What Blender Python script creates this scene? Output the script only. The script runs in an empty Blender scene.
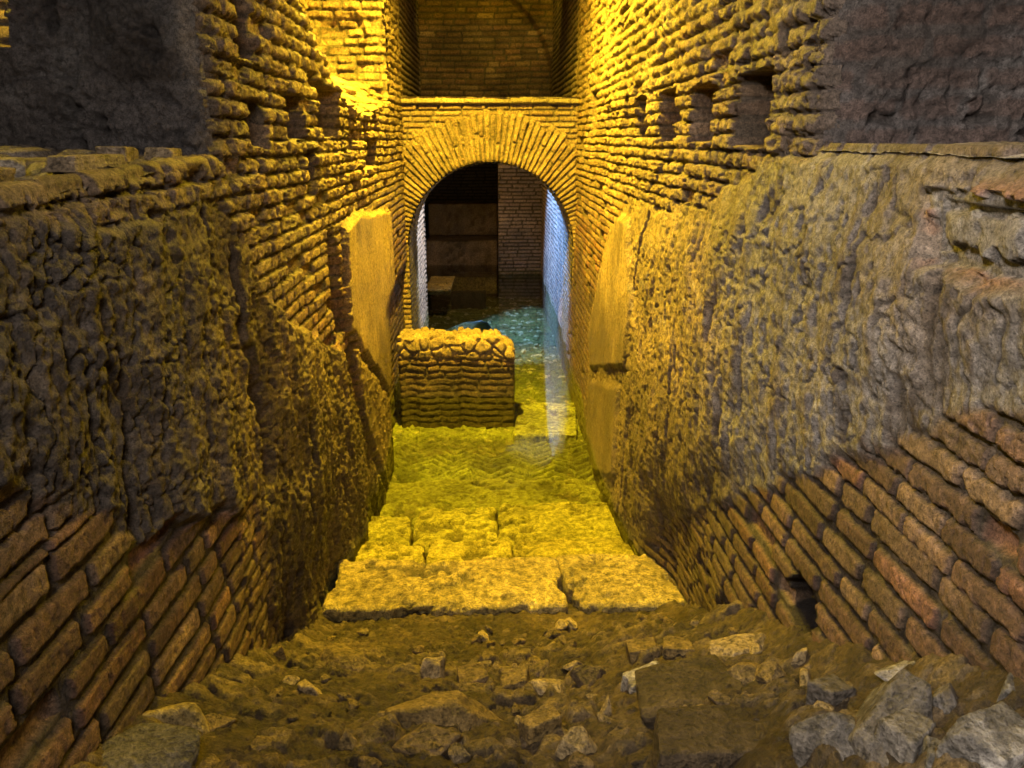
import bpy, math, random
import numpy as np
from mathutils import Vector, Matrix

random.seed(7)
COL = bpy.context.scene.collection
EYE = 2.05                       # height of the lens above the water (water is z = 0)
F = 770.0
PITCH = math.radians(17.6)
CP, SP = math.cos(PITCH), math.sin(PITCH)
W = 0.8                          # half width of the passage

# ------------------------------------------------------------------ measuring helpers
def ray(px, py):
    v = (384 - py) / F
    return np.array([(px - 490) / F, CP + v * SP, v * CP - SP])

def on_wall(px, py, X=W):        # (y, z) where the sight line meets the plane |x| = X
    r = ray(px, py)
    t = X / abs(r[0])
    return (r[1] * t, r[2] * t + EYE)

def wall_poly(pts):
    return np.array([on_wall(*p) for p in pts])

# ------------------------------------------------------------------ noise
def _h(ix, iy, iz, seed):
    n = (ix.astype(np.int64) * 374761393 + iy.astype(np.int64) * 668265263 + iz.astype(np.int64) * 2147483647 + seed * 1442695041) & 0xFFFFFFFF
    n = ((n ^ (n >> 13)) * 1274126177) & 0xFFFFFFFF
    n = ((n ^ (n >> 16)) * 2246822519) & 0xFFFFFFFF
    n = n ^ (n >> 15)
    return (n & 0xFFFFFF).astype(np.float64) / 16777216.0

def vnoise(x, y, z=None, seed=0):
    if z is None: z = np.zeros_like(x)
    xi, yi, zi = np.floor(x), np.floor(y), np.floor(z)
    fx, fy, fz = x - xi, y - yi, z - zi
    ux, uy, uz = (f * f * f * (f * (f * 6 - 15) + 10) for f in (fx, fy, fz))
    out = 0
    flat = not np.any(fz)
    for dz in ((0,) if flat else (0, 1)):
        wz = 1.0 if flat else (uz if dz else 1 - uz)
        for dy in (0, 1):
            wy = uy if dy else 1 - uy
            for dx in (0, 1):
                wx = ux if dx else 1 - ux
                out = out + wx * wy * wz * _h(xi + dx, yi + dy, zi + dz, seed)
    return out * 2 - 1

def fbm(x, y, f, octv=4, seed=0, z=None, gain=0.5):
    s, a, t = 0, 1.0, 0
    for i in range(octv):
        s = s + a * vnoise(x * f + 13.7 * i, y * f + 7.1 * i, None if z is None else z * f, seed + i)
        t += a; a *= gain; f *= 2.03
    return s / t

def worley(x, y, f, seed=0):     # distance to nearest and second nearest cell point, cell random
    x, y = x * f, y * f
    xi, yi = np.floor(x), np.floor(y)
    d1 = np.full(x.shape, 9.0); d2 = d1.copy(); cid = np.zeros(x.shape)
    zz = np.zeros_like(xi)
    for dx in (-1, 0, 1):
        for dy in (-1, 0, 1):
            cx, cy = xi + dx, yi + dy
            r1, r2, r3 = _h(cx, cy, zz, seed), _h(cx, cy, zz, seed + 91), _h(cx, cy, zz, seed + 57)
            d = np.hypot(cx + r1 - x, cy + r2 - y)
            near = d < d1
            d2 = np.where(near, d1, np.minimum(d2, d))
            cid = np.where(near, r3, cid)
            d1 = np.where(near, d, d1)
    return d1, d2, cid

def sstep(a, b, x):
    t = np.clip((x - a) / (b - a), 0, 1)
    return t * t * (3 - 2 * t)

def sdf(poly, x, y):             # signed distance, positive inside
    p = np.asarray(poly, float); n = len(p)
    d = np.full(x.shape, 1e9); ins = np.zeros(x.shape, bool)
    for i in range(n):
        ax, ay = p[i]; bx, by = p[(i + 1) % n]
        ex, ey = bx - ax, by - ay
        t = np.clip(((x - ax) * ex + (y - ay) * ey) / (ex * ex + ey * ey + 1e-12), 0, 1)
        d = np.minimum(d, np.hypot(x - ax - t * ex, y - ay - t * ey))
        c = ((ay > y) != (by > y)) & (x < (bx - ax) * (y - ay) / ((by - ay) if by != ay else 1e-9) + ax)
        ins ^= c
    return np.where(ins, d, -d)

def crevice(x, y, f, seed, w=0.10):          # thin sharp creases, 1 in the crease
    return np.maximum(0, 1 - np.abs(fbm(x, y, f, 3, seed)) / w)

def corner(t, r):                            # how far a rounded corner falls back at distance t from the edge
    t = np.clip(t, 0, r)
    return r - np.sqrt(np.maximum(r * r - (r - t) ** 2, 0))

def mix(a, b, t):
    t = t[..., None] if isinstance(t, np.ndarray) else t
    return a * (1 - t) + b * t

def rgb(*c): return np.array(c, float)

# ------------------------------------------------------------------ brickwork
def bricks(u, v, ch, bl, mt, seed=0, wave=0.008, ragged=0.004):
    v = v + wave * fbm(u, v, 1.6, 2, seed + 5)
    v = v / ch if not isinstance(ch, np.ndarray) else v
    chh = ch if not isinstance(ch, np.ndarray) else 0.06
    row = np.floor(v); fv = v - row
    z0 = np.zeros_like(row)
    u2 = u / bl + _h(row, z0, z0, seed) * 7.3
    def joint(c): return c + 0.5 * (_h(row, c, z0, seed + 3) - 0.5)
    c = np.floor(u2)
    c = np.where(u2 < joint(c), c - 1, c)
    c = np.where(u2 > joint(c + 1), c + 1, c)
    l, r = joint(c), joint(c + 1)
    th = 0.12 * (_h(row, c, z0, seed + 8) - 0.5)
    du = np.minimum(u2 - l, r - u2) * bl
    dv = (0.5 + th * 0.5 - np.abs(fv - 0.5 - th * 0.3)) * chh
    e = np.minimum(du, dv) - mt / 2 + ragged * fbm(u, v * chh, 38, 3, seed + 11)
    e = e - 0.25 * np.maximum(0, 0.008 - np.abs(du - dv)) * (np.minimum(du, dv) < 0.02)
    h = 0.88 * sstep(-0.0005, 0.0035, e) + 0.12 * sstep(0.0, 0.014, e)
    r1 = _h(row, c, z0, seed + 21); r2 = _h(row, c, z0, seed + 33); r3 = _h(row, c, z0, seed + 47)
    return h, r1, r2, r3

def brick_col(h, r1, r2, r3, n, warm=1.0):
    a = rgb(0.185, 0.105, 0.068); b = rgb(0.30, 0.195, 0.115); c = rgb(0.24, 0.10, 0.06)
    col = mix(np.broadcast_to(a, h.shape + (3,)), b, sstep(0.35, 0.9, r1))
    col = mix(col, np.broadcast_to(c, h.shape + (3,)), (r2 > 0.72) * 0.6 * warm)
    col = col * (0.6 + 0.75 * r3)[..., None]
    m = np.broadcast_to(rgb(0.105, 0.085, 0.062), h.shape + (3,)) * (0.8 + 0.4 * n)[..., None]
    return mix(m, col, h)

# ------------------------------------------------------------------ materials
def material(name, rough=0.8, bump=0.5, scale=45.0, spec=0.3, dist=0.008, sat=None, tone=0.45):
    m = bpy.data.materials.new(name); m.use_nodes = True
    nt = m.node_tree; N, L = nt.nodes, nt.links
    N.clear()
    out = N.new('ShaderNodeOutputMaterial'); p = N.new('ShaderNodeBsdfPrincipled')
    L.new(p.outputs[0], out.inputs[0])
    at = N.new('ShaderNodeAttribute'); at.attribute_name = 'Col'
    tc = N.new('ShaderNodeTexCoord')
    n1 = N.new('ShaderNodeTexNoise'); n1.inputs['Scale'].default_value = scale; n1.inputs['Detail'].default_value = 9; n1.inputs['Roughness'].default_value = 0.62
    n2 = N.new('ShaderNodeTexNoise'); n2.inputs['Scale'].default_value = scale * 4.1; n2.inputs['Detail'].default_value = 5; n2.inputs['Roughness'].default_value = 0.7
    n3 = N.new('ShaderNodeTexNoise'); n3.inputs['Scale'].default_value = 3.1; n3.inputs['Detail'].default_value = 6
    for n in (n1, n2, n3): L.new(tc.outputs['Object'], n.inputs['Vector'])
    def rng(src, a, b, c, d):
        r = N.new('ShaderNodeMapRange'); r.inputs[1].default_value = a; r.inputs[2].default_value = b
        r.inputs[3].default_value = c; r.inputs[4].default_value = d; L.new(src, r.inputs[0]); return r.outputs[0]
    def mul(a, b):
        q = N.new('ShaderNodeMath'); q.operation = 'MULTIPLY'; L.new(a, q.inputs[0]); L.new(b, q.inputs[1]); return q.outputs[0]
    n4 = N.new('ShaderNodeTexNoise'); n4.inputs['Scale'].default_value = scale * 1.9; n4.inputs['Detail'].default_value = 4; n4.inputs['Roughness'].default_value = 0.75
    L.new(tc.outputs['Object'], n4.inputs['Vector'])
    k = mul(mul(rng(n1.outputs[0], 0.35, 0.65, 1 - tone, 1 + tone), rng(n2.outputs[0], 0.35, 0.65, 1 - tone * 0.9, 1 + tone * 0.9)), rng(n3.outputs[0], 0.3, 0.7, 0.7, 1.3))
    k = mul(k, rng(n4.outputs[0], 0.36, 0.46, 0.45, 1.05))
    vm = N.new('ShaderNodeVectorMath'); vm.operation = 'SCALE'
    L.new(at.outputs['Color'], vm.inputs[0]); L.new(k, vm.inputs['Scale'])
    L.new(vm.outputs[0], p.inputs['Base Color'])
    p.inputs['Specular IOR Level'].default_value = spec
    L.new(rng(n3.outputs[0], 0.35, 0.65, rough - 0.14, min(1, rough + 0.1)), p.inputs['Roughness'])
    b1 = N.new('ShaderNodeBump'); b1.inputs['Strength'].default_value = bump; b1.inputs['Distance'].default_value = dist
    b2 = N.new('ShaderNodeBump'); b2.inputs['Strength'].default_value = bump; b2.inputs['Distance'].default_value = dist * 0.5
    L.new(n1.outputs[0], b1.inputs['Height']); L.new(n2.outputs[0], b2.inputs['Height'])
    L.new(b1.outputs[0], b2.inputs['Normal']); L.new(b2.outputs[0], p.inputs['Normal'])
    return m

M_WALL = material('weathered_masonry', 0.62, 1.0, 60, 0.45, 0.017)
M_DIRT = material('damp_dirt', 0.6, 1.0, 38, 0.5, 0.035, tone=0.5)
M_STONE = material('rough_stone', 0.6, 0.9, 30, 0.4, 0.022, tone=0.4)
M_SLAB = material('worn_travertine', 0.42, 1.0, 30, 0.6, 0.035, tone=0.62)
M_BED = material('flooded_pavement', 0.6, 1.0, 22, 0.3, 0.03, tone=0.5)

def water_material():
    m = bpy.data.materials.new('clear_green_water'); m.use_nodes = True
    nt = m.node_tree; N, L = nt.nodes, nt.links; N.clear()
    out = N.new('ShaderNodeOutputMaterial')
    mx = N.new('ShaderNodeMixShader'); tr = N.new('ShaderNodeBsdfTransparent'); gl = N.new('ShaderNodeBsdfGlossy')
    fr = N.new('ShaderNodeFresnel'); fr.inputs['IOR'].default_value = 1.45
    tr.inputs['Color'].default_value = (0.93, 0.96, 0.80, 1)
    gl.inputs['Color'].default_value = (1, 1, 1, 1); gl.inputs['Roughness'].default_value = 0.003
    no = N.new('ShaderNodeTexNoise'); no.inputs['Scale'].default_value = 5; no.inputs['Detail'].default_value = 3
    bp = N.new('ShaderNodeBump'); bp.inputs['Strength'].default_value = 0.012; bp.inputs['Distance'].default_value = 0.02
    tc = N.new('ShaderNodeTexCoord'); L.new(tc.outputs['Object'], no.inputs['Vector'])
    L.new(no.outputs[0], bp.inputs['Height']); L.new(bp.outputs[0], gl.inputs['Normal']); L.new(bp.outputs[0], fr.inputs['Normal'])
    L.new(fr.outputs[0], mx.inputs[0]); L.new(tr.outputs[0], mx.inputs[1]); L.new(gl.outputs[0], mx.inputs[2])
    L.new(mx.outputs[0], out.inputs[0])
    return m
M_WATER = water_material()

# ------------------------------------------------------------------ mesh building
def make_mesh(name, co, quads, cols, mat, origin=(0, 0, 0), smooth=True):
    me = bpy.data.meshes.new(name)
    co = np.asarray(co, float).reshape(-1, 3) - np.asarray(origin, float)
    used = np.zeros(len(co), bool); used[quads.ravel()] = True
    remap = np.cumsum(used) - 1
    co = co[used]; q = remap[quads]; cols = np.asarray(cols, float).reshape(-1, 3)[used]
    n, k = q.shape
    me.vertices.add(len(co)); me.vertices.foreach_set('co', co.astype(np.float32).ravel())
    me.loops.add(n * k); me.loops.foreach_set('vertex_index', q.astype(np.int32).ravel())
    me.polygons.add(n)
    me.polygons.foreach_set('loop_start', np.arange(0, n * k, k, dtype=np.int32))
    me.polygons.foreach_set('loop_total', np.full(n, k, dtype=np.int32))
    me.update(calc_edges=True)
    if smooth: me.polygons.foreach_set('use_smooth', np.ones(n, bool))
    ca = me.color_attributes.new('Col', 'FLOAT_COLOR', 'POINT')
    ca.data.foreach_set('color', np.concatenate([np.clip(cols, 0, 1), np.ones((len(cols), 1))], 1).astype(np.float32).ravel())
    me.materials.append(mat)
    o = bpy.data.objects.new(name, me); o.location = origin
    COL.objects.link(o)
    return o

def relief(name, us, vs, fn, place, mat=None, flip=False, origin=(0, 0, 0)):
    """fn(U,V) -> depth, colour, keep ; place(U,V,D) -> xyz"""
    U, V = np.meshgrid(us, vs, indexing='ij')
    d, col, keep = fn(U, V)
    X, Y, Z = place(U, V, d)
    co = np.stack([np.broadcast_to(a, U.shape) for a in (X, Y, Z)], -1)
    nu, nv = U.shape
    idx = np.arange(nu * nv).reshape(nu, nv)
    q = np.stack([idx[:-1, :-1], idx[1:, :-1], idx[1:, 1:], idx[:-1, 1:]], -1)
    if flip: q = q[..., ::-1]
    if keep is not None:
        k = keep[:-1, :-1] & keep[1:, :-1] & keep[1:, 1:] & keep[:-1, 1:]
        q = q[k]
    return make_mesh(name, co, q.reshape(-1, 4), col, mat or M_WALL, origin)

def tag(o, label=None, cat=None, group=None, kind=None):
    if label: o['label'] = label
    if cat: o['category'] = cat
    if group: o['group'] = group
    if kind: o['kind'] = kind
    return o

def lin(a, b, step): return np.linspace(a, b, max(2, int(round((b - a) / step)) + 1))

def ysteps(a, b):
    out = [a]
    while out[-1] < b:
        y = out[-1]; out.append(y + min(0.011, max(0.0038, y * y * 0.0021)))
    out[-1] = b
    return np.array(out)

ZS = np.concatenate([lin(-0.5, 2.3, 0.0046)[:-1], lin(2.3, 4.6, 0.0095)])

def plaster(Y, Z, seed, rough):
    """worn plaster: relief and colour; rough 0..1"""
    n = fbm(Y, Z, 3.5, 4, seed)
    st = fbm(Y * 2.2, Z * 0.6, 12, 5, seed + 3)             # runs downwards
    d1, d2, _ = worley(Y + 0.02 * vnoise(Y * 20, Z * 20, seed=seed), Z * 0.8, 42, seed + 4)
    pits = sstep(0.05, 0.5, d1)
    fine = fbm(Y, Z, 50, 3, seed + 6)
    d = 0.018 * n + rough * (0.011 * st + 0.0035 * pits * sstep(-.1, .4, fbm(Y, Z, 3, 2, seed + 12)) + 0.005 * fine) + 0.0015 * fine + 0.004 * fbm(Y, Z, 18, 3, seed + 13)
    cv = crevice(Y + 0.01 * n, Z * 0.8, 13, seed + 20, 0.08)
    d = d - rough * 0.010 * cv
    gouge = sstep(0.30, 0.62, fbm(Y * 2.6, Z * 0.8, 4.2, 4, seed + 9))
    d = d - rough * 0.024 * gouge
    return d, n, st, cv, gouge

# ---- right wall -----------------------------------------------------------------
JR, JL = 1.90, 2.34                       # where the high walls begin (right, left)
R_PL = wall_poly([(632, 198), (665, 214), (715, 205), (760, 172), (822, 152), (1100, 150), (1500, 150), (1500, 440), (1024, 405), (950, 425), (880, 448), (800, 480), (735, 505), (680, 520), (640, 545), (618, 540), (603, 500), (590, 420), (600, 300), (612, 230)])
R_SM = wall_poly([(626, 212), (636, 216), (640, 300), (634, 372), (600, 372), (596, 330), (606, 270), (616, 230)])
R_SM2 = wall_poly([(601, 378), (630, 384), (628, 482), (606, 476), (598, 430)])
R_RB = wall_poly([(938, 176), (1300, 170), (1300, 330), (1010, 300), (950, 275)])
R_HOLES = [(628, 100, 633, 136, .4), (642, 96, 652, 138, .42), (665, 89, 683, 142, .45), (698, 84, 722, 142, .45), (746, 68, 783, 148, .22), (594, 90, 600, 130, .3), (611, 104, 616, 132, .3)]
R_PIT = wall_poly([(792, 586), (806, 582), (812, 600), (820, 618), (814, 642), (798, 634), (790, 612)])

def wall_right_fn(Y, Z):
    jn = 0.03 * fbm(Y, Z, 7, 4, 77)
    near = 1 - sstep(1.9, 3.2, Y)
    lowz = 1 - sstep(1.15, 1.5, Z)
    hA, a1, a2, a3 = bricks(Y, Z, 0.053, 0.17, 0.009, 11, ragged=0.010)
    hB, b1, b2, b3 = bricks(Y, Z, 0.070, 0.21, 0.019, 12, wave=0.010, ragged=0.003)
    big = (near * lowz) > 0.5
    h, r1, r2, r3 = (np.where(big, b, a) for a, b in ((hA, hB), (a1, b1), (a2, b2), (a3, b3)))
    n = fbm(Y, Z, 5, 4, 3)
    up0 = sstep(1.45, 1.95, Z)
    fine = fbm(Y, Z, 45, 3, 4)
    mid = fbm(Y, Z, 19, 4, 14)
    cr = crevice(Y, Z, 22, 15)
    d = (0.014 + 0.008 * up0) * h + (0.005 + 0.011 * up0) * (r2 - 0.5) + (0.006 + 0.005 * up0) * n + (0.002 + 0.007 * up0) * fine + 0.008 * up0 * mid - (0.002 + 0.012 * up0) * cr
    d = d - 0.03 * (r3 > 0.95) * h
    col = brick_col(h, r1, r2, r3, fine) * (1 + 0.35 * mid - 0.35 * cr)[..., None]
    # worn upper brickwork with a skin of old mortar
    skin = sstep(0.0, 0.35, fbm(Y, Z, 2.2, 3, 8) - 0.05) * sstep(1.9, 2.1, Z)
    d = d + skin * 0.012 * (1 - h) + skin * 0.01 * fbm(Y, Z, 18, 3, 9)
    tan = np.broadcast_to(rgb(0.29, 0.225, 0.15), col.shape)
    up = sstep(1.3, 1.8, Z) * 0.55
    col = mix(col, tan * (0.9 + 0.35 * fine)[..., None], np.clip(up + skin * 0.3, 0, 0.8) * (0.45 + 0.55 * h))
    # plaster sheet
    s = sdf(R_PL, Y + jn, Z + jn * 1.3)
    rb = sdf(R_RB, Y + jn, Z + jn)
    m = sstep(-0.02, 0.02, s) * (1 - sstep(-0.01, 0.02, rb))
    thin = 0.25 + 0.75 * sstep(0.0, 0.22, s)
    dp, pn, st, pf, gg = plaster(Y, Z, 100, 1.0)
    greyt = 1 - sstep(2.0, 2.9, Y + 0.25 * pn)
    bulge = 0.05 * np.exp(-((Y - 2.55) / 0.5) ** 2) * sstep(0.7, 1.2, Z) + 0.03 * sstep(2.2, 1.2, Y)
    dp = 0.012 + 0.028 * thin + dp * (0.5 + 0.5 * thin) + bulge * 0.6 * thin
    rowsm = fbm(Y * 0.6, Z * 2, 6, 3, 41)
    for P in (R_SM, R_SM2):
        sm = sstep(0.0, 0.05, sdf(P, Y + jn * 0.4, Z + jn * 0.4))
        dp = dp * (1 - sm) + sm * (0.062 + 0.004 * pn + 0.002 * st)
    pc = mix(np.broadcast_to(rgb(0.30, 0.215, 0.125), col.shape), rgb(0.255, 0.235, 0.21), greyt)
    pc = mix(pc, rgb(0.13, 0.09, 0.055), sstep(0.05, 0.45, st) * 0.6)
    pc = mix(pc, rgb(0.36, 0.33, 0.28), sstep(0.2, 0.6, fbm(Y, Z, 30, 3, 73)) * 0.4)
    pc = mix(pc, rgb(0.40, 0.37, 0.33), sstep(0.15, 0.6, fbm(Y, Z, 6, 4, 70)) * 0.5 * greyt)
    pc = mix(pc, rgb(0.20, 0.15, 0.10), sstep(0.1, 0.6, fbm(Y, Z, 2.1, 3, 71)) * 0.55 * greyt)
    pc = mix(pc, rgb(0.11, 0.08, 0.05), gg * 0.6)
    pc = pc * (1 - 0.45 * pf)[..., None]
    d = d * (1 - m) + dp * m
    col = mix(col, pc, m)
    # exposed rubble and odd brick near the ledge
    mr = sstep(-0.01, 0.03, rb)
    hr, q1, q2, q3 = bricks(Y, Z, 0.085, 0.22, 0.03, 31, wave=0.03, ragged=0.014)
    d = d * (1 - mr) + mr * (0.02 + 0.022 * hr + 0.02 * (q2 - .5) + 0.02 * fbm(Y, Z, 9, 4, 32))
    rc = mix(np.broadcast_to(rgb(0.27, 0.25, 0.22), col.shape), rgb(0.33, 0.15, 0.08), (hr * (q1 > 0.55)) * 0.8)
    col = mix(col, rc, mr)
    # damp foot, darkened further by painted-in shade below the plaster bulge
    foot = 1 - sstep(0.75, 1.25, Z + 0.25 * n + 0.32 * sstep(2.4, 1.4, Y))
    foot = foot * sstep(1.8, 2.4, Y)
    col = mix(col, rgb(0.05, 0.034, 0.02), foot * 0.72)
    alg = 1 - sstep(-0.02, 0.10, Z + 0.04 * n)
    col = mix(col, rgb(0.12, 0.115, 0.03), alg * 0.75)
    # putlog holes
    for (x0, y0, x1, y1, dep) in R_HOLES:
        ya, z1 = on_wall(x1, y0); yb, _ = on_wall(x0, y0); _, z0 = on_wall((x0 + x1) / 2, y1)
        z1 = on_wall((x0 + x1) / 2, y0)[1]
        P = [(ya, z0), (yb, z0), (yb, z1), (ya, z1)]
        hm = sstep(0.0, 0.012, sdf(P, Y + 0.45 * jn, Z + 0.45 * jn))
        d = d * (1 - hm) + (0.3 * d - dep) * hm
        col = mix(col, rgb(0.11, 0.075, 0.045), hm * 0.75)
    # vertical joint line and crack
    for (xa, ya_, xb, yb_, wd, dp_) in [(640, 372, 633, 500, .012, .05), (687, 300, 676, 440, .012, .035), (600, 372, 640, 372, .008, .008), (672, 20, 668, 60, .02, .05), (654, 215, 640, 290, .02, .05)]:
        A = on_wall(xa, ya_); B = on_wall(xb, yb_)
        ex, ey = B[0] - A[0], B[1] - A[1]
        t = np.clip(((Y - A[0]) * ex + (Z - A[1]) * ey) / (ex * ex + ey * ey), 0, 1)
        dd = np.hypot(Y + 0.5 * jn - A[0] - t * ex, Z - A[1] - t * ey)
        d = d - dp_ * (1 - sstep(0, wd, dd))
    ps = sdf(R_PIT, Y + 0.4 * jn, Z + 0.4 * jn)
    hm = sstep(-0.004, 0.006, ps)
    d = d * (1 - hm) - 0.5 * hm
    col = mix(col, rgb(0.02, 0.014, 0.01), sstep(-0.016, -0.004, ps))  # darkness of the hole painted into the colour, rim included
    # foot leans a little into the passage
    d = d + 0.05 * (1 - sstep(0.0, 1.2, Z)) * sstep(2.9, 3.8, Y) - 0.085 * sstep(0.75, 0.05, Z) * sstep(2.1, 2.7, Y) * sstep(3.55, 3.2, Y)
    # rounded arris where the high wall starts, ragged ledge lip
    ed = Y - JR
    hi = sstep(2.0, 2.06, Z)
    d = d * (1 - 0.5 * hi * (1 - sstep(0, 0.1, ed))) - hi * corner(ed, 0.11)
    col = mix(col, rgb(0.11, 0.09, 0.075), hi * (1 - sstep(0.0, 0.30, ed + 1.5 * jn)) * 0.85)  # dimming round the corner painted into the brick colour
    lip = (1 - sstep(0.0, 0.06, 2.045 - Z)) * (Y < JR)
    e1, e2, eid = worley(Y + 0.04 * jn, Z * 0.4, 5.5, 801)
    d = d * (1 - lip) + lip * (0.002 + 0.02 * eid - 0.02 * (1 - sstep(0, 0.12, e2 - e1))) - corner(2.046 - Z, 0.02 + 0.03 * eid) * (Y < JR)
    keep = ~((Z > 2.046) & (Y < JR + 0.02))
    return d, col, keep

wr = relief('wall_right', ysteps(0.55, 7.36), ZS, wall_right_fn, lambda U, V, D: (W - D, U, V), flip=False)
tag(wr, kind='structure')

# ---- left wall ------------------------------------------------------------------
L_SM = wall_poly([(338, 222), (352, 210), (372, 208), (385, 206), (389, 300), (388, 378), (378, 394), (354, 356), (341, 334)])
L_SM2 = wall_poly([(343, 338), (356, 361), (380, 399), (385, 470), (372, 490), (352, 430)])
L_RG = wall_poly([(-900, 200), (0, 212), (60, 216), (150, 205), (222, 190), (240, 240), (262, 300), (300, 330), (334, 350), (350, 420), (372, 500), (378, 540), (332, 612), (285, 645), (268, 600), (262, 550), (250, 505), (190, 520), (140, 540), (95, 515), (0, 488), (-900, 480)])
L_SLOT = wall_poly([(324, 230), (331, 226), (337, 262), (341, 325), (336, 350), (329, 300)])
L_GOUGE = wall_poly([(240, 318), (252, 350), (268, 400), (270, 470), (262, 500), (256, 430), (247, 370)])
L_HOLES = [(238, -60, 258, 60, .2), (240, 98, 258, 147, .2), (279, 93, 299, 140, .4), (312, 84, 332, 138, .3), (360, 138, 372, 168, .3), (296, 150, 305, 198, .2)]
PF = 6.38                                  # front face of the pier beside the arch

def wall_left_fn(Y, Z):
    jn = 0.03 * fbm(Y, Z, 7, 4, 177)
    near = 1 - sstep(1.7, 2.6, Y)
    lowz = 1 - sstep(1.2, 1.5, Z)
    hA, a1, a2, a3 = bricks(Y, Z, 0.057, 0.17, 0.010, 51, ragged=0.010)
    hB, b1, b2, b3 = bricks(Y, Z, 0.080, 0.23, 0.023, 52, wave=0.012, ragged=0.003)
    big = (near * lowz) > 0.5
    h, r1, r2, r3 = (np.where(big, b, a) for a, b in ((hA, hB), (a1, b1), (a2, b2), (a3, b3)))
    n = fbm(Y, Z, 5, 4, 53)
    fine = fbm(Y, Z, 45, 3, 54)
    mid = fbm(Y, Z, 19, 4, 64)
    cr = crevice(Y, Z, 22, 65)
    up0 = sstep(1.45, 1.95, Z)
    d = (0.014 + 0.008 * up0) * h + (0.005 + 0.011 * up0) * (r2 - 0.5) + (0.007 + 0.006 * up0) * n + (0.002 + 0.007 * up0) * fine + 0.008 * up0 * mid - (0.002 + 0.012 * up0) * cr
    d = d - 0.03 * (r3 > 0.95) * h
    col = brick_col(h, r1, r2, r3, fine, 0.6) * (1 + 0.35 * mid - 0.35 * cr)[..., None]
    tan = np.broadcast_to(rgb(0.29, 0.225, 0.15), col.shape)
    up = sstep(1.2, 1.7, Z) * 0.6
    col = mix(col, tan * (0.9 + 0.35 * fine)[..., None], up * (0.45 + 0.55 * h))
    # rough dark plaster
    hj = 0.018 * fbm(Y, Z, 26, 3, 178)
    s = sdf(L_RG, Y + jn * 1.4, Z + jn * 1.4)
    m = sstep(-0.015, 0.03, s)
    dp, pn, st, pf, gg = plaster(Y, Z, 200, 1.05)
    dark = 1 - sstep(1.6, 2.6, Y + 0.2 * pn)
    pc = mix(np.broadcast_to(rgb(0.17, 0.12, 0.07), col.shape), rgb(0.12, 0.10, 0.082), dark)
    pc = mix(pc, rgb(0.08, 0.055, 0.035), sstep(0.0, 0.5, st) * 0.6)
    pc = mix(pc, rgb(0.30, 0.23, 0.15), sstep(0.2, 0.6, fbm(Y, Z, 7, 4, 270)) * 0.5)
    pc = mix(pc, rgb(0.07, 0.05, 0.03), gg * 0.6)
    pc = pc * (1 - 0.45 * pf)[..., None]
    dpp = 0.03 + dp * 1.2 + 0.035 * fbm(Y * 1.5, Z * 0.35, 2.6, 3, 203)
    d = d * (1 - m) + dpp * m
    col = mix(col, pc, m)
    for P, lift in ((L_SM, 0.055), (L_SM2, 0.05)):
        sm = sstep(0.0, 0.05, sdf(P, Y + jn * 0.7 + hj, Z + jn * 0.7 + hj))
        gr = 0.004 * np.sin(Y * 60 + 3 * n) * sstep(5.2, 5.6, Y)
        d = d * (1 - sm) + sm * (lift + 0.004 * pn + 0.004 * st + gr + (0.01 * pf if lift < 0.052 else 0.0015 * pf))
        col = mix(col, rgb(0.31, 0.22, 0.12) * (1 + 0.25 * st)[..., None], sm)
    for P, dep in ((L_SLOT, 0.07), (L_GOUGE, 0.06)):
        hm = sstep(-0.02, 0.05, sdf(P, Y + jn + hj, Z + jn + hj))
        d = d - dep * hm
    for (x0, y0, x1, y1, dep) in L_HOLES:
        xm = (x0 + x1) / 2
        ya = on_wall(x0, 60)[0]; yb = on_wall(x1, 60)[0]
        z1 = on_wall(xm, y0)[1]; z0 = on_wall(xm, y1)[1]
        P = [(ya, z0), (yb, z0), (yb, z1), (ya, z1)]
        hm = sstep(0.0, 0.02, sdf(P, Y + 0.7 * jn, Z + 0.7 * jn))
        d = d * (1 - hm) + (0.3 * d - dep) * hm
        col = mix(col, rgb(0.11, 0.075, 0.045), hm * 0.75)
    # broken masonry running down to the pier, wall set back above it
    A = on_wall(300, 20); B = on_wall(384, 172)
    # height of the break along the wall
    brk = np.interp(Y, [3.35, 3.55, 4.2, 5.0, 5.6, PF, 7], [5.2, 2.62, 2.22, 2.16, 2.24, 2.30, 2.30])
    brk = brk + 0.10 * fbm(Y, Z * 0.5, 3.2, 3, 88)
    above = Z - brk
    w1, w2, cid = worley(Y + 0.3 * jn, Z, 8.5, 90)
    chunk = (w2 - w1); ragg = sstep(0.0, 0.3, chunk) * 0.05 + 0.05 * (cid - 0.5)
    back = np.clip(above * 1.15, 0, 0.56) * (Y < PF)
    zone = sstep(0.0, 0.04, above) * (Y < PF)
    shelf = (Z > 2.46)
    back = np.where(shelf & (Y < PF) & (above > 0), 0.56, back)
    d = d - back + zone * (~shelf) * ragg
    col = mix(col, rgb(0.30, 0.22, 0.13) * (0.8 + 0.5 * cid)[..., None], zone * (~shelf) * 0.8)
    # damp foot with shade painted into its colour, and waterline
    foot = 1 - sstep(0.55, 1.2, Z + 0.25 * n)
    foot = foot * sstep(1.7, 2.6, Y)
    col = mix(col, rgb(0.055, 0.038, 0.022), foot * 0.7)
    alg = 1 - sstep(-0.02, 0.10, Z + 0.04 * n)
    col = mix(col, rgb(0.12, 0.115, 0.03), alg * 0.75)
    d = d + 0.05 * (1 - sstep(0.0, 1.2, Z)) * sstep(2.2, 3.4, Y) * (1 - 0.7 * sstep(4.5, 5.5, Y)) - 0.06 * sstep(0.75, 0.05, Z) * sstep(2.1, 2.7, Y) * sstep(3.6, 3.2, Y)
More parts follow.
